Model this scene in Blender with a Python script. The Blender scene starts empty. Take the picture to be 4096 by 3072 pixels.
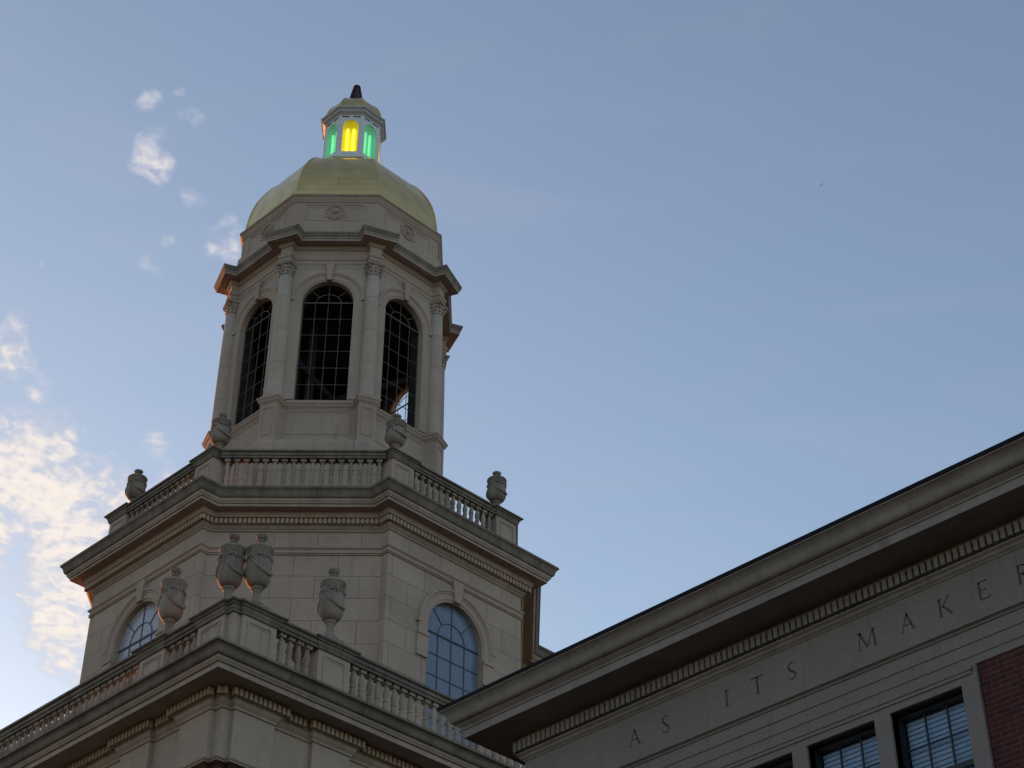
import bpy, math, random
from mathutils import Vector, Matrix
random.seed(7)
sc = bpy.context.scene
C = sc.collection
R = math.radians
EYE = 1.6                      # eye height; all z values below are measured from the eye and lifted by EYE

# ------------------------------------------------------------------ camera
cam_d = bpy.data.cameras.new('camera'); cam = bpy.data.objects.new('camera', cam_d); C.objects.link(cam)
cam_d.sensor_width = 36.0; cam_d.lens = 7325.23 / 4096 * 36.0
cam_d.clip_start = 0.1; cam_d.clip_end = 6000
def set_camera():
    yaw, pitch, roll = R(0.172), R(37.223), R(0.191)
    r2 = 2 ** .5
    def w(x, y, z): return Vector(((x - y) / r2, (x + y) / r2, z))      # camera ground frame -> world
    def fr(x, y, z):
        y, z = y * math.cos(pitch) - z * math.sin(pitch), y * math.sin(pitch) + z * math.cos(pitch)
        x, y = x * math.cos(yaw) + y * math.sin(yaw), -x * math.sin(yaw) + y * math.cos(yaw)
        return w(x, y, z)
    r0, f0, u0 = fr(1, 0, 0), fr(0, 1, 0), fr(0, 0, 1)
    rr = math.cos(roll) * r0 + math.sin(roll) * u0
    uu = -math.sin(roll) * r0 + math.cos(roll) * u0
    cam.matrix_world = Matrix(((rr.x, uu.x, -f0.x, 33.292), (rr.y, uu.y, -f0.y, -26.218), (rr.z, uu.z, -f0.z, EYE), (0, 0, 0, 1)))
set_camera()
sc.camera = cam

# ------------------------------------------------------------------ sky, sun, exposure
SUN_AZ, SUN_EL = 165.5, 8.0    # azimuth counter-clockwise from +x
SKY, SUN, EXPO = 0.15, 5.0, 0.75
world = bpy.data.worlds.new('World'); sc.world = world; world.use_nodes = True
def build_world():
    nt = world.node_tree; N = nt.nodes; L = nt.links
    bg = N['Background']
    sky = N.new('ShaderNodeTexSky'); sky.sky_type = 'NISHITA'; sky.sun_disc = False
    sky.sun_elevation = R(SUN_EL); sky.sun_rotation = R(90 - SUN_AZ)
    sky.air_density = .8; sky.dust_density = .6; sky.ozone_density = .7; sky.altitude = 100
    tc = N.new('ShaderNodeTexCoord')
    nrm = N.new('ShaderNodeVectorMath'); nrm.operation = 'NORMALIZE'; L.new(tc.outputs['Generated'], nrm.inputs[0])
    # one layer of small high clouds, mapped on a flat sheet overhead
    sep = N.new('ShaderNodeSeparateXYZ'); L.new(nrm.outputs[0], sep.inputs[0])
    mz = N.new('ShaderNodeMath'); mz.operation = 'MAXIMUM'; mz.inputs[1].default_value = .05; L.new(sep.outputs[2], mz.inputs[0])
    dv = N.new('ShaderNodeVectorMath'); dv.operation = 'DIVIDE'; L.new(nrm.outputs[0], dv.inputs[0])
    cmb = N.new('ShaderNodeCombineXYZ')
    for i in range(3): L.new(mz.outputs[0], cmb.inputs[i])
    L.new(cmb.outputs[0], dv.inputs[1])
    rot = N.new('ShaderNodeMapping'); rot.inputs['Rotation'].default_value = (0, 0, R(-45)); L.new(dv.outputs[0], rot.inputs[0])
    def noise(vec, scale, detail, rough, st=(1, 1, 1), loc=(0, 0, 0), dist=0.0):
        mp = N.new('ShaderNodeMapping'); mp.inputs['Scale'].default_value = st; mp.inputs['Location'].default_value = loc; L.new(vec, mp.inputs[0])
        n = N.new('ShaderNodeTexNoise'); n.inputs['Scale'].default_value = scale; n.inputs['Detail'].default_value = detail
        n.inputs['Roughness'].default_value = rough; n.inputs['Distortion'].default_value = dist
        L.new(mp.outputs[0], n.inputs['Vector']); return n.outputs[0]
    def math_(op, a, b=None, c=None, clamp=False):
        m = N.new('ShaderNodeMath'); m.operation = op; m.use_clamp = clamp
        for i, q in enumerate((a, b, c)):
            if q is None: continue
            if isinstance(q, (int, float)): m.inputs[i].default_value = q
            else: L.new(q, m.inputs[i])
        return m.outputs[0]
    warp = N.new('ShaderNodeTexNoise'); warp.inputs['Scale'].default_value = 22; warp.inputs['Detail'].default_value = 4; L.new(nrm.outputs[0], warp.inputs['Vector'])
    wsub = N.new('ShaderNodeVectorMath'); wsub.operation = 'MULTIPLY_ADD'; wsub.inputs[1].default_value = (.035,) * 3; wsub.inputs[2].default_value = (-.0175,) * 3
    L.new(warp.outputs[1], wsub.inputs[0])
    wp = N.new('ShaderNodeVectorMath'); wp.operation = 'ADD'; L.new(nrm.outputs[0], wp.inputs[0]); L.new(wsub.outputs[0], wp.inputs[1])
    blobs = [(-.7436,.3842,.5472,.0341,1.0),(-.7418,.4092,.5313,.0328,1.0),(-.7285,.4224,.5393,.0246,.8),(-.7502,.4276,.5044,.0328,1.0),
             (-.764,.4303,.4809,.0232,.95),(-.7629,.4477,.4665,.015,.9),(-.7258,.3517,.5912,.015,.75),(-.7159,.347,.6058,.0092,.75),
             (-.7218,.3721,.5836,.0119,.6),(-.7637,.388,.5159,.0191,.8),(-.6307,.3663,.6841,.0130,.80),(-.619,.3499,.7032,.0090,.5),
             (-.6113,.3719,.6986,.0078,.48),(-.6315,.4178,.6532,.0106,.66),(-.6483,.3877,.6553,.0068,.55),(-.6605,.3896,.6419,.0085,.6),
             (-.6303,.3892,.6718,.0092,.40),(-.6277,.4104,.6614,.0085,.42),(-.6946,.3529,.6269,.0060,.5),(-.7015,.4347,.5647,.0100,.45),
             (-.7022,.4465,.5546,.0115,.5),(-.6078,.3597,.708,.0044,.42),(-.7393,.4435,.5067,.0205,.7)]
    blobs = [(x, y, z, r, k + (.0 if r < .0125 else .04 if r < .0135 else .12)) for x, y, z, r, k in blobs]
    mask = None
    for x, y, z, r, k in blobs:
        d = N.new('ShaderNodeVectorMath'); d.operation = 'DISTANCE'; L.new(wp.outputs[0], d.inputs[0]); d.inputs[1].default_value = (x, y, z)
        mr = N.new('ShaderNodeMapRange'); mr.interpolation_type = 'SMOOTHSTEP'; mr.inputs[1].default_value = r * 1.45; mr.inputs[2].default_value = r * .25
        mr.inputs[3].default_value = 0; mr.inputs[4].default_value = k; L.new(d.outputs[1], mr.inputs[0])
        mask = mr.outputs[0] if mask is None else math_('MAXIMUM', mask, mr.outputs[0])
    pv = rot.outputs[0]
    n1 = noise(pv, 24, 6, .52, (1, .8, 1), (3.1, 1.7, 0), .4)
    n2 = noise(pv, 66, 3, .5, (1, .8, 1), (0, 0, 0), .5)
    nn = math_('ADD', math_('MULTIPLY', n1, .52), math_('MULTIPLY', n2, .48))
    dens = math_('ADD', math_('MULTIPLY', mask, .93), math_('MULTIPLY', math_('SUBTRACT', nn, .505), 3.0))
    dens = math_('MULTIPLY', dens, math_('MULTIPLY', mask, 3.0, clamp=True))
    cov = N.new('ShaderNodeMapRange'); cov.interpolation_type = 'SMOOTHSTEP'; cov.inputs[1].default_value = .10; cov.inputs[2].default_value = 1.12
    cov.inputs[4].default_value = .92; L.new(dens, cov.inputs[0])
    veil = noise(pv, 4, 7, .5, (1, 2.2, 1), (2, 5, 0), .8)
    vr = N.new('ShaderNodeMapRange'); vr.interpolation_type = 'SMOOTHSTEP'; vr.inputs[1].default_value = .45; vr.inputs[2].default_value = .8; vr.inputs[3].default_value = .055; vr.inputs[4].default_value = .13; L.new(veil, vr.inputs[0])
    mx0 = N.new('ShaderNodeMix'); mx0.data_type = 'RGBA'; L.new(vr.outputs[0], mx0.inputs[0]); L.new(sky.outputs[0], mx0.inputs[6]); mx0.inputs[7].default_value = (2.35, 2.0, 2.75, 1)
    # clouds take on a warmer tone where thick
    cc = N.new('ShaderNodeMix'); cc.data_type = 'RGBA'; ct = N.new('ShaderNodeMapRange'); ct.interpolation_type = 'SMOOTHSTEP'; ct.inputs[1].default_value = .45; ct.inputs[2].default_value = 1.25; L.new(dens, ct.inputs[0]); L.new(ct.outputs[0], cc.inputs[0]); cc.inputs[6].default_value = (2.55, 2.55, 2.85, 1); cc.inputs[7].default_value = (3.9, 3.5, 3.15, 1)
    mx = N.new('ShaderNodeMix'); mx.data_type = 'RGBA'; L.new(cov.outputs[0], mx.inputs[0]); L.new(mx0.outputs[2], mx.inputs[6]); L.new(cc.outputs[2], mx.inputs[7])
    L.new(mx.outputs[2], bg.inputs[0]); bg.inputs[1].default_value = SKY
build_world()
sun_d = bpy.data.lights.new('sun', 'SUN'); sun = bpy.data.objects.new('sun', sun_d); C.objects.link(sun)
sun_d.energy = SUN; sun_d.angle = R(.5); sun_d.color = (1.0, .27, .045)
sdir = Vector((math.cos(R(SUN_AZ)) * math.cos(R(SUN_EL)), math.sin(R(SUN_AZ)) * math.cos(R(SUN_EL)), math.sin(R(SUN_EL))))
sun.rotation_euler = sdir.to_track_quat('Z', 'Y').to_euler(); sun.location = (-60, 20, 40)
vs = sc.view_settings; vs.view_transform = 'Standard'; vs.look = 'None'; vs.gamma = 1.0; vs.exposure = EXPO; vs.use_curve_mapping = False

# ------------------------------------------------------------------ materials
def mat(name):
    m = bpy.data.materials.new(name); m.use_nodes = True
    return m, m.node_tree.nodes, m.node_tree.links, m.node_tree.nodes['Principled BSDF']
def stone(name, col, joint=None, soot=0.0, mortar=.55, var=.10, each=0.0):
    m, N, L, b = mat(name)
    tc0 = N.new('ShaderNodeTexCoord')
    class tc: outputs = {'Object': tc0.outputs['Object'], 'UV': tc0.outputs['UV']}
    if each:                                                # every copy weathers in its own way
        oi = N.new('ShaderNodeObjectInfo'); k = N.new('ShaderNodeVectorMath'); k.operation = 'MULTIPLY_ADD'; k.inputs[1].default_value = (37, 53, 71)
        L.new(oi.outputs['Random'], k.inputs[0]); L.new(tc0.outputs['Object'], k.inputs[2]); tc.outputs['Object'] = k.outputs[0]
    def mp(src, sc_, loc=(0, 0, 0)):
        q = N.new('ShaderNodeMapping'); q.inputs['Scale'].default_value = sc_; q.inputs['Location'].default_value = loc; L.new(src, q.inputs[0]); return q.outputs[0]
    def noi(vec, s, d=6, r=.6):
        n = N.new('ShaderNodeTexNoise'); n.inputs['Scale'].default_value = s; n.inputs['Detail'].default_value = d; n.inputs['Roughness'].default_value = r; L.new(vec, n.inputs['Vector']); return n.outputs[0]
    def mul(c, f0, f1, fac, lo, hi):
        r = N.new('ShaderNodeMapRange'); r.inputs[1].default_value = lo; r.inputs[2].default_value = hi; r.inputs[3].default_value = f0; r.inputs[4].default_value = f1; L.new(fac, r.inputs[0])
        x = N.new('ShaderNodeMix'); x.data_type = 'RGBA'; x.blend_type = 'MULTIPLY'; x.inputs[0].default_value = 1; L.new(c, x.inputs[6]); L.new(r.outputs[0], x.inputs[7]); return x.outputs[2]
    c = N.new('ShaderNodeRGB'); c.outputs[0].default_value = (*col, 1); c = c.outputs[0]
    bump_h = None
    if joint:
        bw, rh, sx, sz = joint
        v = mp(tc.outputs['UV'], (1, 1, 1), (sx, sz, 0))
        br = N.new('ShaderNodeTexBrick'); br.inputs['Scale'].default_value = 1; br.inputs['Brick Width'].default_value = bw; br.inputs['Row Height'].default_value = rh
        br.inputs['Mortar Size'].default_value = .008; br.inputs['Mortar Smooth'].default_value = .3; br.inputs['Bias'].default_value = 0
        br.inputs['Color1'].default_value = (*[q * 1.04 for q in col], 1); br.inputs['Color2'].default_value = (*[q * .95 for q in col], 1)
        br.inputs['Mortar'].default_value = (*[q * mortar for q in col], 1); L.new(v, br.inputs['Vector'])
        c = br.outputs['Color']; bump_h = br.outputs['Fac']
    c = mul(c, 1 - var, 1 + var, noi(mp(tc.outputs['Object'], (.9, .9, .9)), 1.0, 5), .3, .7)
    c = mul(c, .90, 1.08, noi(tc.outputs['Object'], 14, 6, .7), .3, .7)
    st = noi(mp(tc.outputs['Object'], (3.2, 3.2, .45)), 1.6, 6, .65)
    c = mul(c, 1, 1 - .25 - soot * .3, st, .56, .80)
    if soot:
        s2 = noi(mp(tc.outputs['Object'], (2.2, 2.2, .5), (4, 2, 7)), 1.5, 8, .68)
        c = mul(c, 1.05, 1 - soot, s2, .40, .68)
    if each: c = mul(c, 1 - each, 1 + each, oi.outputs['Random'], 0, 1)
    L.new(c, b.inputs['Base Color']); b.inputs['Roughness'].default_value = .88
    bp = N.new('ShaderNodeBump'); bp.inputs['Strength'].default_value = .25; bp.inputs['Distance'].default_value = .01
    L.new(noi(tc.outputs['Object'], 30, 5, .7), bp.inputs['Height'])
    if bump_h is not None:
        b2 = N.new('ShaderNodeBump'); b2.invert = True; b2.inputs['Strength'].default_value = .6; b2.inputs['Distance'].default_value = .008; L.new(bump_h, b2.inputs['Height']); L.new(bp.outputs[0], b2.inputs['Normal']); L.new(b2.outputs[0], b.inputs['Normal'])
    else: L.new(bp.outputs[0], b.inputs['Normal'])
    return m
def plain(name, col, rough=.6, metal=0.0, emit=None, es=0, spec=.5):
    m, N, L, b = mat(name)
    b.inputs['Base Color'].default_value = (*col, 1); b.inputs['Roughness'].default_value = rough; b.inputs['Metallic'].default_value = metal
    b.inputs['Specular IOR Level'].default_value = spec
    if emit: b.inputs['Emission Color'].default_value = (*emit, 1); b.inputs['Emission Strength'].default_value = es
    n = N.new('ShaderNodeTexNoise'); n.inputs['Scale'].default_value = 9; n.inputs['Detail'].default_value = 5
    tc = N.new('ShaderNodeTexCoord'); L.new(tc.outputs['Object'], n.inputs['Vector'])
    r = N.new('ShaderNodeMapRange'); r.inputs[1].default_value = .3; r.inputs[2].default_value = .7; r.inputs[3].default_value = .88; r.inputs[4].default_value = 1.1; L.new(n.outputs[0], r.inputs[0])
    x = N.new('ShaderNodeMix'); x.data_type = 'RGBA'; x.blend_type = 'MULTIPLY'; x.inputs[0].default_value = 1; x.inputs[6].default_value = (*col, 1); L.new(r.outputs[0], x.inputs[7]); L.new(x.outputs[2], b.inputs['Base Color'])
    return m
LIME = (.365, .281, .222)
M = {}
M['ashlar'] = stone('limestone_ashlar', LIME, (1.036, .597, 0, -.249), mortar=.45)
M['ashlar_small'] = stone('limestone_belfry', (.395, .318, .262), (6.0, 1.15, 3.0, -.42), mortar=.45)
M['stone'] = stone('limestone_smooth', LIME)
M['trim'] = stone('limestone_trim', (.355, .281, .227), (1.9, 50, .9, 3), soot=.18)
M['soot'] = stone('limestone_weathered', (.18, .148, .120), (1.75, 50, .4, 3), soot=.45, mortar=.5)
M['dentil'] = stone('limestone_dentils', (.375, .285, .205))
M['urn'] = stone('limestone_carved', (.255, .208, .168), soot=.42, each=.07)
M['bal'] = stone('limestone_turned', (.335, .268, .212), soot=.5, each=.12)
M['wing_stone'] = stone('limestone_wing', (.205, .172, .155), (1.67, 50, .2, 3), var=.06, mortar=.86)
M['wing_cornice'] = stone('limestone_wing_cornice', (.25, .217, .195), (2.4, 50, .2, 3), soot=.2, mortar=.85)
def brick():
    m, N, L, b = mat('red_brick')
    tc = N.new('ShaderNodeTexCoord')
    br = N.new('ShaderNodeTexBrick'); br.inputs['Scale'].default_value = 1; br.inputs['Brick Width'].default_value = .226; br.inputs['Row Height'].default_value = .0715
    br.inputs['Mortar Size'].default_value = .0055; br.inputs['Mortar Smooth'].default_value = .2; br.inputs['Bias'].default_value = -.1
    br.inputs['Color1'].default_value = (.082, .008, .006, 1); br.inputs['Color2'].default_value = (.038, .005, .004, 1); br.inputs['Mortar'].default_value = (.10, .07, .055, 1)
    L.new(tc.outputs['UV'], br.inputs['Vector'])
    n = N.new('ShaderNodeTexNoise'); n.inputs['Scale'].default_value = 5; n.inputs['Detail'].default_value = 6; L.new(tc.outputs['Object'], n.inputs['Vector'])
    r = N.new('ShaderNodeMapRange'); r.inputs[1].default_value = .3; r.inputs[2].default_value = .7; r.inputs[3].default_value = .7; r.inputs[4].default_value = 1.25; L.new(n.outputs[0], r.inputs[0])
    x = N.new('ShaderNodeMix'); x.data_type = 'RGBA'; x.blend_type = 'MULTIPLY'; x.inputs[0].default_value = 1; L.new(br.outputs[0], x.inputs[6]); L.new(r.outputs[0], x.inputs[7]); L.new(x.outputs[2], b.inputs['Base Color'])
    b.inputs['Roughness'].default_value = .85
    bp = N.new('ShaderNodeBump'); bp.invert = True; bp.inputs['Strength'].default_value = .7; bp.inputs['Distance'].default_value = .01; L.new(br.outputs['Fac'], bp.inputs['Height']); L.new(bp.outputs[0], b.inputs['Normal'])
    return m
M['brick'] = brick()
def gold():
    m, N, L, b = mat('gold_leaf')
    tc = N.new('ShaderNodeTexCoord')
    br = N.new('ShaderNodeTexBrick'); br.inputs['Scale'].default_value = 1; br.inputs['Brick Width'].default_value = 2.4; br.inputs['Row Height'].default_value = .52; br.inputs['Mortar Size'].default_value = .005
    br.inputs['Color1'].default_value = (.92, .66, .26, 1); br.inputs['Color2'].default_value = (.86, .62, .25, 1); br.inputs['Mortar'].default_value = (.33, .25, .10, 1); L.new(tc.outputs['UV'], br.inputs['Vector'])
    n = N.new('ShaderNodeTexNoise'); n.inputs['Scale'].default_value = 2.2; n.inputs['Detail'].default_value = 5; n.inputs['Roughness'].default_value = .6; L.new(tc.outputs['Object'], n.inputs['Vector'])
    r = N.new('ShaderNodeMapRange'); r.inputs[1].default_value = .3; r.inputs[2].default_value = .7; r.inputs[3].default_value = .78; r.inputs[4].default_value = 1.1; L.new(n.outputs[0], r.inputs[0])
    x = N.new('ShaderNodeMix'); x.data_type = 'RGBA'; x.blend_type = 'MULTIPLY'; x.inputs[0].default_value = 1; L.new(br.outputs[0], x.inputs[6]); L.new(r.outputs[0], x.inputs[7]); L.new(x.outputs[2], b.inputs['Base Color'])
    b.inputs['Metallic'].default_value = 1.0
    r2 = N.new('ShaderNodeMapRange'); r2.inputs[1].default_value = .3; r2.inputs[2].default_value = .7; r2.inputs[3].default_value = .34; r2.inputs[4].default_value = .22; L.new(n.outputs[0], r2.inputs[0]); L.new(r2.outputs[0], b.inputs['Roughness'])
    bp = N.new('ShaderNodeBump'); bp.inputs['Strength'].default_value = .06; bp.inputs['Distance'].default_value = .02; L.new(n.outputs[0], bp.inputs['Height']); L.new(bp.outputs[0], b.inputs['Normal'])
    return m
M['gold'] = gold()
M['white'] = plain('white_paint', (.62, .62, .62), .5)
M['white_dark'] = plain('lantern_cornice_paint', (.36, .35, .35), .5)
M['niche'] = plain('niche_paint', (.75, .75, .72), .6)
M['yellow_back'] = plain('yellow_niche_painted_glow', (.72, .60, .02), .6, emit=(1.0, .80, .01), es=.10)  # tube light on the niche wall put into its colour and a faint glow
M['green_back'] = plain('green_niche_painted_glow', (.22, .62, .38), .6, emit=(.10, .52, .26), es=.12)  # same for the green niches: emission added to a wall that is no lamp
M['yellow'] = plain('yellow_neon', (.9, .8, .1), .4, emit=(1.0, .86, .05), es=.9)
M['green'] = plain('green_neon', (.3, .9, .4), .4, emit=(.24, .85, .42), es=.40)
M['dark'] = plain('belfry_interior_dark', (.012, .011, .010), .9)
M['bars'] = plain('patinated_bars', (.085, .092, .072), .6)
M['lead'] = plain('window_bars_blue_grey', (.05, .065, .10), .5)
M['glass'] = plain('backed_window_glass', (.13, .17, .235), .12, spec=.7)
M['glass_pale'] = plain('backed_window_glass_pale', (.34, .34, .37), .2, spec=.7)
M['frame'] = plain('dark_window_frame', (.012, .012, .015), .5)
M['slat'] = plain('window_blind_white', (.58, .72, .88), .5)
M['void'] = plain('room_dark', (.03, .035, .045), .9)
M['letter'] = plain('carved_letter_shade_and_stain', (.16, .14, .125), .9)  # recess shade painted into the letter floors, along with stained stone
M['gutter'] = plain('black_gutter', (.012, .012, .016), .85, spec=.1)
M['roof'] = plain('grey_slate_roof', (.08, .08, .085), .8)
M['red_metal'] = plain('finial_dark_metal', (.045, .018, .02), .45, .3)
M['finial_glass'] = plain('finial_dark_red_glass', (.05, .012, .015), .15)
M['white_metal'] = plain('finial_pale_strut', (.55, .52, .48), .5)
M['bird'] = plain('dark_feathers', (.06, .06, .065), .9)
def uneven(m):                                              # old panes: slightly wavy
    N, L = m.node_tree.nodes, m.node_tree.links; b = N['Principled BSDF']
    tc = N.new('ShaderNodeTexCoord'); n = N.new('ShaderNodeTexNoise'); n.inputs['Scale'].default_value = 1.7; n.inputs['Detail'].default_value = 2; L.new(tc.outputs['Object'], n.inputs['Vector'])
    bp = N.new('ShaderNodeBump'); bp.inputs['Strength'].default_value = .35; bp.inputs['Distance'].default_value = .05; L.new(n.outputs[0], bp.inputs['Height']); L.new(bp.outputs[0], b.inputs['Normal'])
uneven(M['glass']); uneven(M['glass_pale'])
def clear():
    m, N, L, b = mat('clear_window_glass')
    out = N['Material Output']; tr = N.new('ShaderNodeBsdfTransparent'); tr.inputs[0].default_value = (.80, .86, .92, 1); gl = N.new('ShaderNodeBsdfGlossy'); gl.inputs['Roughness'].default_value = .03
    fr = N.new('ShaderNodeFresnel'); fr.inputs[0].default_value = 1.5; mx = N.new('ShaderNodeMixShader'); L.new(fr.outputs[0], mx.inputs[0]); L.new(tr.outputs[0], mx.inputs[1]); L.new(gl.outputs[0], mx.inputs[2]); L.new(mx.outputs[0], out.inputs[0]); N.remove(b)
    return m
M['clear'] = clear()
def grass():
    m, N, L, b = mat('lawn')
    tc = N.new('ShaderNodeTexCoord'); n = N.new('ShaderNodeTexNoise'); n.inputs['Scale'].default_value = .6; n.inputs['Detail'].default_value = 8; L.new(tc.outputs['Object'], n.inputs['Vector'])
    cr = N.new('ShaderNodeValToRGB'); cr.color_ramp.elements[0].color = (.045, .055, .04, 1); cr.color_ramp.elements[1].color = (.085, .10, .075, 1); L.new(n.outputs[0], cr.inputs[0]); L.new(cr.outputs[0], b.inputs['Base Color']); b.inputs['Roughness'].default_value = .95
    return m
M['grass'] = grass()

# ------------------------------------------------------------------ mesh building
class MB:
    def __init__(s, lift=True): s.v = []; s.f = []; s.sm = []; s.mi = []; s.lift = lift; s.cur = 0
    def add(s, vs, fs, smooth=False):
        o = len(s.v); s.v += [tuple(q) for q in vs]
        for f in fs: s.f.append([i + o for i in f]); s.sm.append(smooth); s.mi.append(s.cur)
    def box(s, a, b):
        x0, y0, z0 = a; x1, y1, z1 = b
        s.add([(x0,y0,z0),(x1,y0,z0),(x1,y1,z0),(x0,y1,z0),(x0,y0,z1),(x1,y0,z1),(x1,y1,z1),(x0,y1,z1)], [(3,2,1,0),(4,5,6,7),(0,1,5,4),(1,2,6,5),(2,3,7,6),(3,0,4,7)])
    def fbox(s, fr, t0, t1, o0, o1, z0, z1, z0b=None):     # box in a wall's own frame
        p = [fr(t0,o0,z0), fr(t1,o0,z0), fr(t1,o1,z0), fr(t0,o1,z0), fr(t0,o0,z1), fr(t1,o0,z1), fr(t1,o1,z1), fr(t0,o1,z1)]
        s.add(p, [(3,2,1,0)[::-1],(4,5,6,7)[::-1],(0,1,5,4)[::-1],(1,2,6,5)[::-1],(2,3,7,6)[::-1],(3,0,4,7)[::-1]])
    def sweep(s, poly, prof, cap_top=False, cap_bot=False, smooth=False):   # profile (offset, z) round a closed plan
        rings = [[(x, y, z) for x, y in offset(poly, o)] for o, z in prof]
        n = len(poly); vs = [p for r in rings for p in r]; fs = []
        for k in range(len(rings) - 1):
            for i in range(n):
                j = (i + 1) % n; fs.append((k*n+i, k*n+j, (k+1)*n+j, (k+1)*n+i))
        if cap_top: fs.append([(len(rings)-1)*n + i for i in range(n)])
        if cap_bot: fs.append([i for i in range(n)][::-1])
        s.add(vs, fs, smooth)
    def lathe(s, c, prof, n=24, smooth=True, sq=None):
        vs = []; fs = []
        for r, z in prof:
            for i in range(n):
                a = 2*math.pi*i/n; vs.append((c[0]+r*math.cos(a), c[1]+r*math.sin(a), c[2]+z))
        for k in range(len(prof)-1):
            for i in range(n):
                j = (i+1) % n; fs.append((k*n+i, k*n+j, (k+1)*n+j, (k+1)*n+i))
        fs.append([i for i in range(n)][::-1]); fs.append([(len(prof)-1)*n+i for i in range(n)])
        s.add(vs, fs, smooth)
    def tube(s, pts, rad, n=6, smooth=True):
        pts = [Vector(p) for p in pts]; vs = []; fs = []
        for i, p in enumerate(pts):
            d = (pts[min(i+1, len(pts)-1)] - pts[max(i-1, 0)]).normalized()
            a = d.cross(Vector((0, 0, 1)) if abs(d.z) < .95 else Vector((1, 0, 0))).normalized(); b = d.cross(a)
            r = rad[i] if isinstance(rad, (list, tuple)) else rad
            for k in range(n):
                t = 2*math.pi*k/n + math.pi/4; vs.append(p + a*(r*math.cos(t)) + b*(r*math.sin(t)))
        for i in range(len(pts)-1):
            for k in range(n):
                j = (k+1) % n; fs.append((i*n+k, i*n+j, (i+1)*n+j, (i+1)*n+k))
        fs.append(list(range(n))[::-1]); fs.append([(len(pts)-1)*n+k for k in range(n)])
        s.add(vs, fs, smooth)
    def build(s, name, material, parent=None, loc=None):
        me = bpy.data.meshes.new(name); dz = EYE if s.lift else 0
        me.from_pydata([(x, y, z + dz) for x, y, z in s.v], [], s.f)
        for m in (material if isinstance(material, (list, tuple)) else [material]): me.materials.append(m)
        uv = me.uv_layers.new(name='UVMap')
        for p in me.polygons:
            p.use_smooth = s.sm[p.index]; p.material_index = s.mi[p.index]
            n = p.normal; h = math.hypot(n.x, n.y)
            for li in p.loop_indices:
                c = me.vertices[me.loops[li].vertex_index].co
                if h > .25: uv.data[li].uv = ((-n.y*c.x + n.x*c.y)/h, c.z - dz)
                else: uv.data[li].uv = (c.x, c.y)
        ob = bpy.data.objects.new(name, me); C.objects.link(ob)
        if parent: ob.parent = parent
        if loc is not None: ob.location = loc
        return ob
def offset(poly, d):
    n = len(poly); out = []
    for i in range(n):
        a, b, c = Vector(poly[i-1]), Vector(poly[i]), Vector(poly[(i+1) % n])
        e1 = (b-a).normalized(); e2 = (c-b).normalized(); n1 = Vector((e1.y, -e1.x)); n2 = Vector((e2.y, -e2.x))
        k = d / max(1e-6, 1 + n1.dot(n2)); out.append((b.x + (n1.x+n2.x)*k, b.y + (n1.y+n2.y)*k))
    return out
def frame(ang, ap, cx=0, cy=0):                            # wall frame: t along the wall, o outwards, z up
    c, s_ = math.cos(R(ang)), math.sin(R(ang))
    return lambda t, o, z: (cx + c*(ap+o) - s_*t, cy + s_*(ap+o) + c*t, z)
def octo(ap, rot=0): return [(ap/math.cos(R(22.5))*math.cos(R(rot-22.5+45*k)), ap/math.cos(R(22.5))*math.sin(R(rot-22.5+45*k))) for k in range(8)]
def arc_pts(w, z, n, a0=0, a1=180): return [(w*math.cos(R(a0+(a1-a0)*i/n)), z+w*math.sin(R(a0+(a1-a0)*i/n))) for i in range(n+1)]
def arch_wall(mb, fr, t0, t1, z0, z1, w, sill, spring, depth, o=0.0, n=20, inward=False):
    q = (lambda f: f) if inward else (lambda f: f[::-1])
    def P(t, z, oo=0.0): return fr(t, o+oo, z)
    def quad(pts): mb.add(pts, [q((3,2,1,0))])
    if sill > z0: quad([P(t0,z0), P(t1,z0), P(t1,sill), P(t0,sill)])
    quad([P(t0,sill), P(-w,sill), P(-w,spring), P(t0,spring)]); quad([P(w,sill), P(t1,sill), P(t1,spring), P(w,spring)])
    ang = sorted(set([180*i/n for i in range(n+1)] + [math.degrees(math.atan2(z1-spring, t1)), math.degrees(math.atan2(z1-spring, t0))]))
    inn = []; out = []
    for a in ang:
        c, s_ = math.cos(R(a)), math.sin(R(a))
        k = min(x for x in [(t1/c if c > 1e-6 else 1e9), (t0/c if c < -1e-6 else 1e9), ((z1-spring)/s_ if s_ > 1e-6 else 1e9)])
        inn.append((w*c, spring+w*s_)); out.append((k*c, spring+k*s_))
    for i in range(len(ang)-1): quad([P(*inn[i]), P(*out[i]), P(*out[i+1]), P(*inn[i+1])])
    if depth:
        loop = [(-w, sill), (w, sill)] + inn[:]
        for i in range(len(loop)):
            a, b = loop[i], loop[(i+1) % len(loop)]
            if a == b: continue
            mb.add([P(*a), P(*b), P(b[0], b[1], -depth), P(a[0], a[1], -depth)], [(0,1,2,3)])
def archivolt(mb, fr, prof, spring, n=28, a0=0, a1=180, legs=0.0):   # prof: (radius, o)
    path = [(a0+(a1-a0)*i/n) for i in range(n+1)]
    rows = []
    if legs: rows.append([fr(r, o, spring-legs) for r, o in prof])
    rows += [[fr(r*math.cos(R(a)), o, spring+r*math.sin(R(a))) for r, o in prof] for a in path]
    if legs: rows.append([fr(-r, o, spring-legs) for r, o in prof])
    m = len(prof); vs = [p for r in rows for p in r]
    mb.add(vs, [(i*m+k, (i+1)*m+k, (i+1)*m+k+1, i*m+k+1) for i in range(len(rows)-1) for k in range(m-1)])
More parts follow.
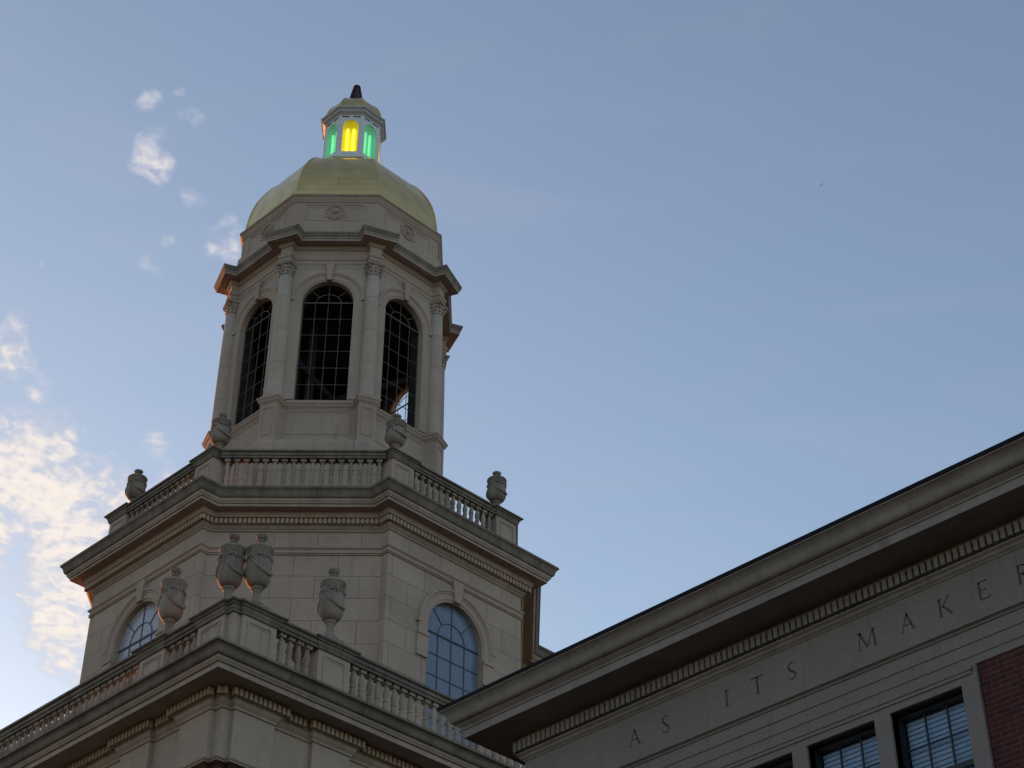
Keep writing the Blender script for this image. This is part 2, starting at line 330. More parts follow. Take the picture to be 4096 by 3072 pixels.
def dentils(mb, poly, o0, o1, z0, z1, pitch, wd):           # one continuous toothed band
    inn, out = offset(poly, o0), offset(poly, o1); n = len(poly); path = []; teeth = []
    for i in range(n):
        path.append(inn[i]); a, b = Vector(out[i]), Vector(out[(i+1) % n]); e = b-a; ln = e.length
        if ln < .18 or e.dot(Vector(inn[(i+1) % n]) - Vector(inn[i])) < 0: continue
        e.normalize(); d = Vector((e.y, -e.x))*(o1-o0); k = max(1, int((ln - 2*.02 + pitch - wd)/pitch)); st = (ln - (k-1)*pitch)/2
        for j in range(k):
            c = a + e*(st+j*pitch); p0 = c - e*wd/2; p1 = c + e*wd/2
            teeth.append(len(path)); path += [tuple(p0-d), tuple(p0), tuple(p1), tuple(p1-d)]
    m_ = len(path)
    mb.add([(*p, z0) for p in path] + [(*p, z1) for p in path], [(i, (i+1) % m_, m_+(i+1) % m_, m_+i) for i in range(m_)] + [(t+3, t+2, t+1, t) for t in teeth] + [(m_+t, m_+t+1, m_+t+2, m_+t+3) for t in teeth])
def panel(mb, fr, t0, t1, z0, z1, w=.035, d=.02, o=0.0):   # raised moulding round a sunk field
    for a, b, c, e in ((t0,t1,z1-w,z1),(t0,t1,z0,z0+w),(t0,t0+w,z0+w,z1-w),(t1-w,t1,z0+w,z1-w)): mb.fbox(fr, a, b, o-.005, o+d, c, e)
    mb.fbox(fr, t0+w*1.7, t1-w*1.7, o-.004, o+d*.55, z1-w*2.6, z1-w*1.7)
def empty(name, loc, label, cat, group=None, rz=0):
    o = bpy.data.objects.new(name, None); C.objects.link(o); o.location = loc; o.rotation_euler = (0, 0, rz); o.empty_display_size = .3
    o['label'] = label; o['category'] = cat
    if group: o['group'] = group
    return o
def tag(o, label, cat, group=None):
    o['label'] = label; o['category'] = cat
    if group: o['group'] = group
    return o

# ------------------------------------------------------------------ ground
g = MB(False); g.add([(-1500,-1500,0),(1500,-1500,0),(1500,1500,0),(-1500,1500,0)], [(0,1,2,3)])
gr = g.build('ground', M['grass']); gr['kind'] = 'structure'

# ------------------------------------------------------------------ trees added out of view to keep low horizon glow off walls and soffits
def leaf_mat():
    m, N, L, b = mat('blocker_leaves')
    tc = N.new('ShaderNodeTexCoord'); n = N.new('ShaderNodeTexNoise'); n.inputs['Scale'].default_value = 1.3; n.inputs['Detail'].default_value = 6; L.new(tc.outputs['Object'], n.inputs['Vector'])
    cr = N.new('ShaderNodeValToRGB'); cr.color_ramp.elements[0].color = (.025, .045, .016, 1); cr.color_ramp.elements[1].color = (.07, .10, .035, 1); L.new(n.outputs[0], cr.inputs[0]); L.new(cr.outputs[0], b.inputs['Base Color']); b.inputs['Roughness'].default_value = .8
    return m
rt = random.Random(3)
m = MB(False)
for i in range(64):
    a = 230 + 190*i/63 + rt.uniform(-1.5, 1.5)                # open towards the sunset side
    d = rt.uniform(62, 84); cx, cy = 33 + d*math.cos(R(a)), -26 + d*math.sin(R(a)); h = rt.uniform(11, 17); w = rt.uniform(5, 7.5)
    m.tube([(cx, cy, 0), (cx+.2, cy, h*.35), (cx, cy+.3, h*.6)], [.5, .38, .2], 7)
    for k in range(260):
        u, v, t = rt.uniform(-1, 1), rt.uniform(0, 2*math.pi), rt.random()**.35
        q = math.sqrt(1-u*u); p = Vector((cx + w*t*q*math.cos(v), cy + w*t*q*math.sin(v), h*.62 + h*.38*t*u))
        e1 = Vector((rt.gauss(0,1), rt.gauss(0,1), rt.gauss(0,1))).normalized(); e2 = e1.orthogonal().normalized(); z_ = rt.uniform(.7, 1.3)
        m.add([p-e1*z_, p+e2*z_*.7, p+e1*z_, p-e2*z_*.7], [(0,1,2,3)])
tb = m.build('horizon_blocker', leaf_mat()); tb['kind'] = 'stuff'; tb['label'] = 'unseen tree belt added behind the viewer to block the low horizon glow'; tb['category'] = 'light blocker'

# ------------------------------------------------------------------ tower
tower = empty('bell_tower', (0, 0, 0), 'pale limestone bell tower with octagonal belfry and gold dome rising behind urns', 'tower')
G0 = -EYE                                                   # ground in eye coordinates
def base_plan():
    side = [(-8.9,.1),(-8.0,.1),(-8.0,0),(-7.1,0),(-7.1,.1),(-6.2,.1),(-6.2,0),(6.2,0),(6.2,.1),(7.1,.1),(7.1,0),(8.0,0),(8.0,.1),(8.9,.1),(8.9,0)]
    p = []
    for a in (-90, 0, 90, 180):
        f = frame(a, 9.1)
        p.append(f(-9.1, 0, 0)[:2])
        p.append(f(-8.9, 0, 0)[:2])
        p += [f(t, o, 0)[:2] for t, o in side]
    return p
BP = base_plan()
SQ = [(-1,-1),(1,-1),(1,1),(-1,1)]
def sq(h): return [(x*h, y*h) for x, y in SQ]
m = MB(); m.sweep(BP, [(0, G0), (0, 13.95)]); m.build('brick_wall', M['brick'], tower)
m = MB(); m.sweep(BP, [(-.02,13.955),(.07,13.956),(.08,13.985),(.095,13.99),(.11,14.015),(.10,14.025),(.03,14.06),(0,14.065),(0,14.985)]); m.build('frieze', M['stone'], tower)
m = MB(); m.sweep(BP, [(0,14.99),(.025,15.0),(.03,15.04),(.07,15.085),(.09,15.13),(.10,15.15),(.11,15.15),(.11,15.32),(.30,15.36)]); bed = m.build('bed_moulding', M['trim'], tower)
m = MB(); dentils(m, BP, .10, .205, 15.165, 15.305, .108, .068); m.build('dentil_course', M['dentil'], bed)
m = MB(); m.sweep(sq(9.0), [(0.05,15.34),(.70,15.33),(.70,15.32),(.737,15.32),(.737,15.42),(.777,15.425),(.785,15.445),(.81,15.47),(.825,15.508)])
m.cur = 1; m.sweep(sq(9.0), [(.825,15.508),(.853,15.512),(.878,15.53),(.893,15.56),(.903,15.60),(.922,15.64),(.952,15.664),(.985,15.674),(1.0,15.678),(1.0,15.725),(.85,15.79),(.3,15.82)])
m.build('cornice', [M['trim'], M['soot']], tower)
m = MB(); m.sweep(sq(8.2), [(1.15, 15.80), (0, 15.84), (-2.0, 15.9)], cap_top=True); m.build('roof_deck', M['roof'], tower)

# --- main storey
H1, AP1 = 5.35, 5.20
def stage_plan(h, ap):
    a = h - 3.12; k = ap*2**.5; p = []
    for ang in (-90, 0, 90, 180):
        f = frame(ang, 0)
        p.append(f(-a, h-(h-(k-a)), 0)[:2]); p.append(f(-a, h, 0)[:2]); p.append(f(a, h, 0)[:2]); p.append(f(a, k-a, 0)[:2])
    return p
SP = stage_plan(H1, AP1)
A1 = H1 - 3.12
SPRING, WIN = 21.52, .895
m = MB()
for ang in (-90, 0, 90, 180):
    f = frame(ang, H1); arch_wall(m, f, -A1, A1, 15.7, 23.57, WIN, 17.6, SPRING, .14)
    f2 = frame(ang+45, AP1); hw = (AP1*2**.5 - 2*A1)/2**.5
    m.add([f2(-hw,0,15.7), f2(hw,0,15.7), f2(hw,0,23.57), f2(-hw,0,23.57)], [(0,1,2,3)])
    d = H1 - (AP1*2**.5 - A1)
    m.add([f(A1,0,15.7), f(A1,-d,15.7), f(A1,-d,23.57), f(A1,0,23.57)], [(0,1,2,3)]); m.add([f(-A1,-d,15.7), f(-A1,0,15.7), f(-A1,0,23.57), f(-A1,-d,23.57)], [(0,1,2,3)])
m.build('ashlar_wall', M['ashlar'], tower)
m = MB()                                                    # string course broken by the keystones
STR = [(-.02,22.90),(.034,22.905),(.04,22.928),(.010,22.934),(.010,22.95),(.04,22.956),(.04,22.975),(.022,22.98),(.022,23.045),(.034,23.05),(.046,23.07),(.066,23.08),(.072,23.115),(.05,23.134),(-.02,23.145)]
m.sweep(SP, STR); m.build('string_course', M['stone'], tower)
for ang in (-90, 0, 90, 180):
    f = frame(ang, H1)
    m = MB(); archivolt(m, f, [(WIN-.005,-.11),(WIN-.005,.012),(WIN+.05,.012),(WIN+.055,.03),(WIN+.2,.03),(WIN+.205,.045),(WIN+.25,.05),(WIN+.26,.075),(WIN+.32,.08),(WIN+.33,-.01)], SPRING, legs=.35)
    for sgn in (-1, 1):
        a, b = sorted((sgn*(WIN+.002), sgn*(WIN+.35))); m.fbox(f, a, b, -.01, .082, SPRING-.37, SPRING-.28); m.fbox(f, a, b, -.01, .055, SPRING-.92, SPRING-.372)
        m.fbox(f, *sorted((sgn*(WIN+.26), sgn*(WIN+.37))), -.01, .095, SPRING-.06, SPRING+.02)
    sur = m.build('arch_surround', M['stone'], tower)
    m = MB(); z0, z1 = SPRING+WIN-.005, 23.0
    p = [f(-.105,-.1,z0+.02), f(.105,-.1,z0+.02), f(.165,-.1,z1), f(-.165,-.1,z1), f(-.105,.09,z0+.02), f(.105,.09,z0+.02), f(.165,.10,z1), f(-.165,.10,z1)]
    m.add(p, [(4,5,6,7),(0,4,7,3),(5,1,2,6),(7,6,2,3),(0,1,5,4)]); m.build('keystone', M['stone'], sur)
    m = MB(); o = -.115                                      # bars
    for t in (-.435, 0, .435): m.fbox(f, t-.010, t+.010, o-.022, o-.004, 17.6, SPRING-.06 if t else SPRING+WIN)
    for k in range(8): z = 20.91 - .555*k; m.fbox(f, -WIN, WIN, o-.022, o-.006, z-.010, z+.010) if z > 17.6 else None
    m.fbox(f, -WIN, WIN, o-.022, o+.006, SPRING-.073, SPRING-.033)
    m.tube([f(.435*math.cos(R(a)), o-.012, SPRING-.05+.435*math.sin(R(a))) for a in range(0, 181, 9)], .011, 6)
    for a in (45, 135): m.tube([f(.435*math.cos(R(a)), o-.012, SPRING-.05+.435*math.sin(R(a))), f(WIN*math.cos(R(a)), o-.012, SPRING+WIN*math.sin(R(a)))], .010, 6)
    pale = ang == -90
    win = m.build('arched_window', M['lead'], tower)
    m = MB(); pts = [(-WIN-.01,17.6),(WIN+.01,17.6)] + arc_pts(WIN+.01, SPRING, 24)
    m.add([f(t,-.137,z) for t, z in pts], [list(range(len(pts)))]); m.build('glazing', M['glass_pale'] if pale else M['glass'], win)
m = MB(); m.sweep(SP, [(.004,23.55),(.03,23.56),(.03,23.60),(.05,23.605),(.09,23.65),(.095,23.67),(.105,23.67),(.105,23.83),(.20,23.85),(.23,23.93),(.26,23.985)]); bed = m.build('bed_moulding', M['trim'], tower)
m = MB(); dentils(m, SP, .10, .20, 23.685, 23.815, .112, .072); m.build('dentil_course', M['dentil'], bed)
m = MB(); m.sweep(SP, [(.2,23.985),(.44,23.985),(.44,23.975),(.475,23.975),(.475,24.04),(.51,24.045),(.52,24.075),(.545,24.10),(.555,24.16)]); m.cur = 1; m.sweep(SP, [(.555,24.16),(.58,24.163),(.60,24.185),(.612,24.22),(.62,24.26),(.632,24.30),(.652,24.34),(.676,24.362),(.69,24.368),(.69,24.428),(.6,24.47),(.2,24.50)]); m.build('cornice', [M['trim'], M['soot']], tower)
m = MB(); m.sweep(octo(4.9), [(.5,24.49),(0,24.5),(-1.6,24.6)], cap_top=True); m.build('roof_deck', M['roof'], tower)

# --- belfry
AP = 2.93
T = AP*math.tan(R(22.5))
m = MB(); m.sweep(octo(3.42), [(.06,24.5),(.06,26.3),(.06,27.40),(.03,27.44),(-.45,27.88),(-.49,27.9)]); m.build('plinth', M['ashlar'], tower)
BW, BS, BSP = .715, 29.17, 32.60
m = MB()
for k in range(8):
    f = frame(45*k, AP); arch_wall(m, f, -T, T, 28.95, 33.90, BW, BS, BSP, .19)
m.build('belfry_wall', M['ashlar_small'], tower)
m = MB()
for k in range(8):
    f = frame(45*k, AP-.48); arch_wall(m, f, -T*.84, T*.84, 27.85, 34.4, BW, BS, BSP, 0, inward=True)
    arch_wall(m, frame(45*k, AP-.191), -T*.92, T*.92, 28.95, 33.9, BW-.001, BS+.001, BSP, .30)
m.sweep(octo(2.9), [(0, 28.9), (-2.8, 28.95)]); m.sweep(octo(2.9), [(0, 34.0), (-2.8, 34.05)])
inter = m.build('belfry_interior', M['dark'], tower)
m = MB()
for a in (20, 110): 
    f = frame(a, 0)
    for s_ in (-1, 1):
        m.fbox(f, -.09, .09, s_*1.3-.08, s_*1.3+.08, 28.9, 33.9)
    m.fbox(f, -.06, .06, -2.4, 2.4, 31.2, 31.4); m.fbox(f, -.06, .06, -2.4, 2.4, 33.0, 33.2)
for a in (135, 180):                                         # crossed braces inside the far openings
    f = frame(a, AP - .75)
    m.tube([f(-.9, 0, 31.2), f(.9, 0, 33.4)], .045, 4); m.tube([f(.9, 0, 31.2), f(-.9, 0, 33.4)], .045, 4); m.tube([f(-1.0, 0, 32.3), f(1.0, 0, 32.3)], .06, 4)
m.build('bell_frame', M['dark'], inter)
for k in range(8):
    f = frame(45*k, AP)
    m = MB(); archivolt(m, f, [(BW-.004,-.14),(BW-.004,.012),(BW+.05,.012),(BW+.055,.028),(BW+.2,.028),(BW+.21,.045),(BW+.245,.05),(BW+.255,.07),(BW+.31,.075),(BW+.32,-.01)], BSP)
    for s_ in (-1, 1): m.fbox(f, *sorted((s_*(BW+.001), s_*(BW+.30))), -.01, .027, BS+.01, BSP-.004)
    sur = m.build('arch_surround', M['stone'], tower)
    m = MB(); z0, z1 = BSP+BW-.005, 33.93
    p = [f(-.065,-.1,z0), f(.065,-.1,z0), f(.115,-.1,z1), f(-.115,-.1,z1), f(-.065,.10,z0), f(.065,.10,z0), f(.115,.11,z1), f(-.115,.11,z1)]
    m.add(p, [(4,5,6,7),(0,4,7,3),(5,1,2,6),(7,6,2,3),(0,1,5,4)]); m.build('keystone', M['stone'], sur)
    m = MB(); o = -.16
    for t in (-.356, 0, .356, -.70, .70): m.fbox(f, t-.0065, t+.0065, o-.008, o+.008, BS, BSP+.05 if t else BSP+BW)
    for z in (29.80, 30.37, 30.95, 31.51, 32.08): m.fbox(f, -BW, BW, o-.007, o+.007, z-.0065, z+.0065)
    m.fbox(f, -BW, BW, o-.015, o+.015, BSP+.038, BSP+.072)
    m.tube([f(.356*math.cos(R(a)), o, BSP+.06+.30*math.sin(R(a))) for a in range(0, 181, 10)], .013, 6)
    for a in (45, 135): m.tube([f(.356*math.cos(R(a)), o, BSP+.06+.30*math.sin(R(a))), f(BW*math.cos(R(a)), o, BSP+BW*math.sin(R(a)))], .012, 6)
    m.tube([f(.70*math.cos(R(a)), o, BSP+.70*math.sin(R(a))) for a in range(0, 181, 9)], .013, 6)
    m.build('window_grille', M['bars'], tower)
    m = MB(); panel(m, f, -.86, .86, 28.03, 28.81, .03, .018); m.build('sunk_panel', M['stone'], tower)
# pedestals, columns and entablature blocks at the eight corners
def ress_plan(ap, D, w):
    p = []
    for k in range(8):
        th = 22.5 + 45*k; f = frame(th, 0); e = (D - ap/math.cos(R(22.5)))
        # where the block's side meets the wall: solve on the block's side line
        ob = (ap - w*math.sin(R(22.5)))/math.cos(R(22.5))
        p += [f(-w, ob, 0)[:2], f(-w, D, 0)[:2], f(w, D, 0)[:2], f(w, ob, 0)[:2]]
    return p
PP = ress_plan(AP+.004, 3.43, .25)
m = MB(); m.sweep(PP, [(.05,27.4),(.05,27.62),(.02,27.68),(0,27.7),(0,28.86),(.015,28.87),(.02,28.91),(.04,28.915),(.06,28.96),(.065,29.0),(.085,29.01),(.09,29.055),(.08,29.07),(.05,29.09),(-.3,29.15)]); m.build('pedestal_course', M['stone'], tower)
for k in range(8):
    th = 22.5 + 45*k; f = frame(th, 0)
    m = MB(); panel(m, f, -.16, .16, 27.85, 28.75, .025, .015, 3.43); m.build('sunk_panel', M['stone'], tower)
    c = f(0, 3.18, 0)
    m = MB(); m.lathe((c[0], c[1], 0), [(.225,29.2),(.225,29.22),(.215,29.24),(.213,30.3),(.207,31.4),(.199,32.4),(.185,33.44)], 28); col = m.build('column', M['ashlar_small'], tower)
    m = MB(); m.fbox(f, -.27, .27, 2.95, 3.45, 29.10, 29.15); m.lathe((c[0], c[1], 0), [(.255,29.15),(.27,29.165),(.265,29.19),(.24,29.20),(.235,29.215)], 28); m.build('column_base', M['stone'], col)
    m = MB(); m.lathe((c[0], c[1], 0), [(.185,33.43),(.205,33.44),(.21,33.46),(.20,33.475),(.185,33.48),(.188,33.55),(.205,33.565),(.19,33.58),(.20,33.66),(.225,33.76)], 28)
    for j in range(10):                                     # leaf tips round the bell
        a = R(th + 36*j); 
        for rr, z in ((.205,33.60),(.225,33.71)): m.tube([(c[0]+(rr-.02)*math.cos(a), c[1]+(rr-.02)*math.sin(a), z-.07), (c[0]+rr*math.cos(a), c[1]+rr*math.sin(a), z-.02), (c[0]+(rr+.03)*math.cos(a), c[1]+(rr+.03)*math.sin(a), z+.01)], [.03,.028,.012], 5)
    for sx in (-1, 1):
        p = f(sx*.2, 3.38, 33.73); m.tube([(c[0],c[1],33.62), (p[0],p[1],33.72), (p[0],p[1],33.76)], [.05,.045,.03], 6)
    m.fbox(f, -.235, .235, 2.95, 3.42, 33.765, 33.80); m.fbox(f, -.25, .25, 2.95, 3.435, 33.80, 33.845); m.build('capital', M['trim'], col)
EP = ress_plan(AP+.004, 3.33, .17)
m = MB(); m.sweep(EP, [(0,33.845),(.005,33.94),(.02,33.945),(.02,34.05),(.045,34.07),(.055,34.13),(.05,34.155),(0,34.16),(0,34.44),(.03,34.45),(.06,34.50),(.085,34.545),(.09,34.57)])
m.build('entablature', M['stone'], tower)
m = MB(); m.sweep(EP, [(.06,34.575),(.29,34.565),(.29,34.555),(.315,34.555),(.315,34.63),(.335,34.635),(.345,34.67)]); m.cur = 1; m.sweep(EP, [(.345,34.67),(.36,34.70),(.375,34.76),(.385,34.79),(.385,34.842),(.3,34.88),(-.1,34.93)]); m.build('cornice', [M['trim'], M['soot']], tower)
# --- drum and dome
m = MB(); m.sweep(octo(2.90), [(.07,34.85),(.07,35.55),(.06,35.575),(.0,35.58),(0,36.33),(.02,36.335),(.03,36.37),(.02,36.38),(.05,36.44),(.06,36.46),(.06,36.50),(.10,36.54),(.114,36.55),(.114,36.59),(-.1,36.64)]); m.build('drum', M['stone'], tower)
for k in range(8):
    f = frame(45*k, 2.90)
    m = MB(); panel(m, f, -.86, .86, 35.63, 36.27, .025, .014); 
    for j in range(8): m.fbox(f, -.74+.055*j, -.705+.055*j, 0, .012, 36.13, 36.165); m.fbox(f, .705-.055*j, .74-.055*j, 0, .012, 36.13, 36.165)
    m.build('sunk_panel', M['stone'], tower)
    m = MB()
    m.tube([f(.265*math.cos(R(a)), .012, 35.95+.265*math.sin(R(a))) for a in range(0, 361, 12)], .018, 8); m.tube([f(.205*math.cos(R(a)), .008, 35.95+.205*math.sin(R(a))) for a in range(0, 361, 15)], .014, 6)
    for j in range(8):
        a = R(45*j + 10); pts = [f(r*math.cos(a+s_), oo, 35.95+r*math.sin(a+s_)) for r, s_, oo in ((.03,0,.012),(.10,.16,.03),(.185,.0,.012),(.10,-.16,.03))]
        m.add(pts + [f(.11*math.cos(a), .045, 35.95+.11*math.sin(a))], [(0,1,4),(1,2,4),(2,3,4),(3,0,4)])
    m.tube([f(0,0,35.95), f(0,.05,35.95)], .035, 8)
    for a in (30, 150, 210, 330): m.fbox(f, .29*math.cos(R(a))-.05, .29*math.cos(R(a))+.05, 0, .014, 35.95+.29*math.sin(R(a))-.04, 35.95+.29*math.sin(R(a))+.04)
    m.build('rosette', M['stone'], tower)
DP = [(3.09,36.60),(3.075,36.85),(3.05,37.1),(3.0,37.4),(2.94,37.67),(2.84,37.97),(2.72,38.24),(2.57,38.51),(2.38,38.79),(2.15,39.02),(1.88,39.22),(1.6,39.37),(1.3,39.48),(1.0,39.54)]
def spline(pts, k=3):
    out = []
    for i in range(len(pts)-1):
        p0, p1, p2, p3 = pts[max(i-1,0)], pts[i], pts[i+1], pts[min(i+2,len(pts)-1)]
        for j in range(k):
            t = j/k; out.append(tuple(.5*((2*p1[q]) + (-p0[q]+p2[q])*t + (2*p0[q]-5*p1[q]+4*p2[q]-p3[q])*t*t + (-p0[q]+3*p1[q]-3*p2[q]+p3[q])*t**3) for q in (0,1)))
    return out + [pts[-1]]
def dome(prof, rib, name):
    m = MB()
    for k in range(8):
        a0, a1 = R(45*k-22.5), R(45*k+22.5); p = spline(prof); n = len(p); vs = []
        for r, z in p: vs += [(r*math.cos(a0), r*math.sin(a0), z), (r*math.cos(a1), r*math.sin(a1), z)]
        m.add(vs, [(2*i, 2*i+1, 2*i+3, 2*i+2) for i in range(n-1)], True)
    d = m.build(name, M['gold'], tower)
    for k in range(8):
        a = R(45*k+22.5); m = MB(); m.tube([((r+.01)*math.cos(a), (r+.01)*math.sin(a), z) for r, z in spline(prof)], rib, 6); m.build('rib', M['gold'], d)
    return d
dome(DP, .02, 'dome')
# --- lantern
LA = .87
lt = LA*math.tan(R(22.5))
m = MB(); m.sweep(octo(LA), [(.12,39.35),(.12,39.95),(.13,39.98),(.19,40.0),(.20,40.05),(.19,40.14),(.17,40.17),(.17,40.21),(.10,40.24),(.09,40.29),(0,40.30)])
for k in range(8):
    f = frame(45*k, LA); arch_wall(m, f, -lt, lt, 40.29, 42.06, .245, 40.42, 41.55, .05)
    m.fbox(f, -.30, -.05, -.01, .012, 41.955, 41.985); m.fbox(f, .05, .30, -.01, .012, 41.955, 41.985)
lan = m.build('lantern', M['white'], tower)
m = MB()
for k in range(8):
    f = frame(45*k, LA); m.fbox(f, -.30, -.05, .0125, .014, 41.915, 41.945); m.fbox(f, .05, .30, .0125, .014, 41.915, 41.945)
m.build('lantern_slot', M['frame'], lan)
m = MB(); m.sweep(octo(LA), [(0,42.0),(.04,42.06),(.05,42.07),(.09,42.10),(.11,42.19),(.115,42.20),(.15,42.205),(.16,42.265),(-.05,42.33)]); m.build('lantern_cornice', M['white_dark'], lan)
for k in range(8):
    f = frame(45*k, LA); yel = (k % 2 == 1)
    m = MB()                                                # curved niche
    n = 14; pts = []
    def back(t): return -.05 - .17*math.sqrt(max(0, 1-(t/.245)**2))
    cols = [-.245*math.cos(math.pi*i/n) for i in range(n+1)]
    vs = []; fs = []
    rows = 9
    for t in cols:
        top = math.sqrt(max(0, .245**2 - t*t))
        for j in range(rows+1):
            zz = 40.42 + (1.13 + top)*j/rows; dz = max(0, zz-41.55); k2 = math.sqrt(max(0, 1-(t*t+dz*dz)/.06002))
            vs.append(f(t, -.05-.17*k2, zz))
    for i in range(n):
        for j in range(rows): fs.append((i*(rows+1)+j, (i+1)*(rows+1)+j, (i+1)*(rows+1)+j+1, i*(rows+1)+j+1))
    m.add(vs, fs, True); m.add([f(t, back(t), 40.42) for t in cols], [list(range(n+1))])
    nic = m.build('niche', M['yellow_back'] if yel else M['green_back'], lan)
    for t in (-.095, .095):
        m = MB(); m.tube([f(t, -.14, 40.44), f(t, -.14, 41.5)], .042, 12); m.build('neon_tube', M['yellow'] if yel else M['green'], nic)
dome([(.96,42.3),(.945,42.45),(.90,42.62),(.83,42.80),(.73,42.96),(.60,43.09),(.45,43.18),(.3,43.23),(.15,43.24)], .018, 'lantern_dome')
m = MB()
for k in range(8):
    a = R(45*k+10); m.tube([(.275*math.cos(a), .275*math.sin(a), 43.20), (.10*math.cos(a), .10*math.sin(a), 44.18)], .024, 5)
m.lathe((0,0,0), [(.28,43.20),(.30,43.22),(.30,43.28),(.27,43.29)], 16); m.lathe((0,0,0), [(.115,44.15),(.125,44.17),(.11,44.20),(.03,44.22),(.012,44.24),(.012,44.30),(.0,44.305)], 16)
fin = m.build('finial', M['red_metal'], tower)
m = MB(); m.lathe((0,0,0), [(.245,43.25),(.088,44.16)], 8, smooth=False); m.build('finial_glass', M['finial_glass'], fin)

# ------------------------------------------------------------------ balustrades
def baluster_mesh(h, name):
    m = MB(False); s_ = h/.84
    m.box((-.072,-.072,0), (.072,.072,.07*s_)); m.box((-.072,-.072,h-.075*s_), (.072,.072,h))
    pr = [(r*.83, z) for r, z in [(.058,.07),(.064,.085),(.058,.10),(.050,.115),(.062,.17),(.072,.25),(.070,.32),(.055,.385),(.05,.395),(.068,.405),(.072,.42),(.068,.435),(.052,.445),(.058,.47),(.074,.53),(.078,.575),(.070,.63),(.055,.68),(.046,.72),(.047,.735),(.060,.742),(.062,.758),(.06,.766)]]
    m.lathe((0,0,0), [(r, z*s_) for r, z in pr], 14)
    return m
def make_baluster(h, parent, loc, rz, src=[None]):
    if src[0] is None or src[0]['h'] != h:
        o = baluster_mesh(h, 'baluster').build('baluster', M['bal'], parent); src[0] = o; o['h'] = h
    else:
        o = src[0].copy(); C.objects.link(o); o.parent = parent
    o.location = loc; o.rotation_euler = (0, 0, rz); return o
bal1 = empty('balustrade', (0, 0, 15.8+EYE), 'weathered stone balustrade with paired urns on the square base cornice, the lower of two', 'balustrade')
bal2 = empty('balustrade', (0, 0, 24.47+EYE), 'weathered stone balustrade ringing the foot of the belfry, the upper of two', 'balustrade')
def abs_build(m, name, material, parent):                   # part in world coordinates under a thing whose base is elsewhere
    o = m.build(name, material); o.parent = parent; o.matrix_parent_inverse = Matrix.Translation(parent.location).inverted(); return o
CAPP = [(0,-.225),(.035,-.22),(.045,-.17),(.06,-.15),(.065,-.09),(.09,-.085),(.10,-.055),(.125,-.045),(.15,-.03),(.15,-.005),(.10,.0)]
def cap_box(m, fr, t0, t1, o0, o1, ztop, k=1.0):            # moulded coping over a box footprint
    poly = [fr(t0,o1,0)[:2], fr(t1,o1,0)[:2], fr(t1,o0,0)[:2], fr(t0,o0,0)[:2]]
    ar = sum(poly[i][0]*poly[(i+1)%4][1]-poly[(i+1)%4][0]*poly[i][1] for i in range(4))
    if ar < 0: poly = poly[::-1]
    m.sweep(poly, [(o*k, ztop+z) for o, z in CAPP], cap_top=True)
def rail(m, fr, t0, t1, oc, ztop, hw=.10):
    m.fbox(fr, t0, t1, oc-hw-.02, oc+hw+.02, ztop-.225, ztop-.16); m.fbox(fr, t0, t1, oc-hw-.045, oc+hw+.045, ztop-.16, ztop-.07); m.fbox(fr, t0, t1, oc-hw-.09, oc+hw+.09, ztop-.07, ztop-.022); m.fbox(fr, t0, t1, oc-hw-.05, oc+hw+.05, ztop-.022, ztop-.004)
ZT1 = 17.19
# lower: corner pier follows the notch of the wall below
stuff = MB()
for ang in (-90, 0, 90, 180):
    f = frame(ang, 9.12)
    vis = ang in (-90, 0)
    for (a, b) in ((-8.88,-8.08),(-7.06,-6.27),(6.27,7.06),(8.08,8.88)):
        m = MB(); m.fbox(f, a, b, -.72, 0, 15.78, 16.98); m.fbox(f, a-.03, b+.03, -.75, .03, 15.775, 16.12)
        pd = abs_build(m, 'pedestal', M['stone'], bal1)
        m = MB(); panel(m, f, a+.12, b-.12, 16.2, 16.88, .03, .018); abs_build(m, 'sunk_panel', M['stone'], pd)
        m = MB(); cap_box(m, f, a, b, -.70, .0, ZT1-.003); abs_build(m, 'coping', M['soot'], pd)
    m = MB()
    for (a, b) in ((-8.08,-7.06),(-6.27,6.27),(7.06,8.08)): m.fbox(f, a+.001, b-.001, -.30, .06, 15.77, 16.13)
    abs_build(m, 'plinth', M['trim'], bal1)
    m = MB()
    for (a, b) in ((-8.08,-7.06),(-6.27,6.27),(7.06,8.08)): rail(m, f, a, b, -.10, ZT1)
    abs_build(m, 'handrail', M['soot'], bal1)
    ts = [s_*(7.89 - .2125*i) for s_ in (-1, 1) for i in range(4)] + [s_*(6.10 - .2125*i) for s_ in (-1, 1) for i in range(29)]
    near = (lambda t: t > -.2) if ang == -90 else (lambda t: t < .2)
    for t in ts:
        x, y, z = f(t, -.10, 16.13)
        if vis and near(t): make_baluster(.84, bal1, (x, y, z+EYE-bal1.location.z), 0)
        else:
            b = baluster_mesh(.84, ''); stuff.add([(p[0]+x, p[1]+y, p[2]+z) for p in b.v], b.f, False)
for (sx, sy) in SQ:                                          # solid corner piers
    m = MB(); x0, x1 = sorted((sx*8.45, sx*9.05)); y0, y1 = sorted((sy*8.45, sy*9.05)); m.box((x0,y0,15.78),(x1,y1,16.985)); cp = abs_build(m, 'corner_pier', M['stone'], bal1)
    m = MB(); ff = lambda t, o, z: (t, o, z); cap_box(m, ff, x0, x1, y0, y1, ZT1+.004); abs_build(m, 'coping', M['soot'], cp)
st = abs_build(stuff, 'baluster_row', M['bal'], bal1); st['kind'] = 'stuff'
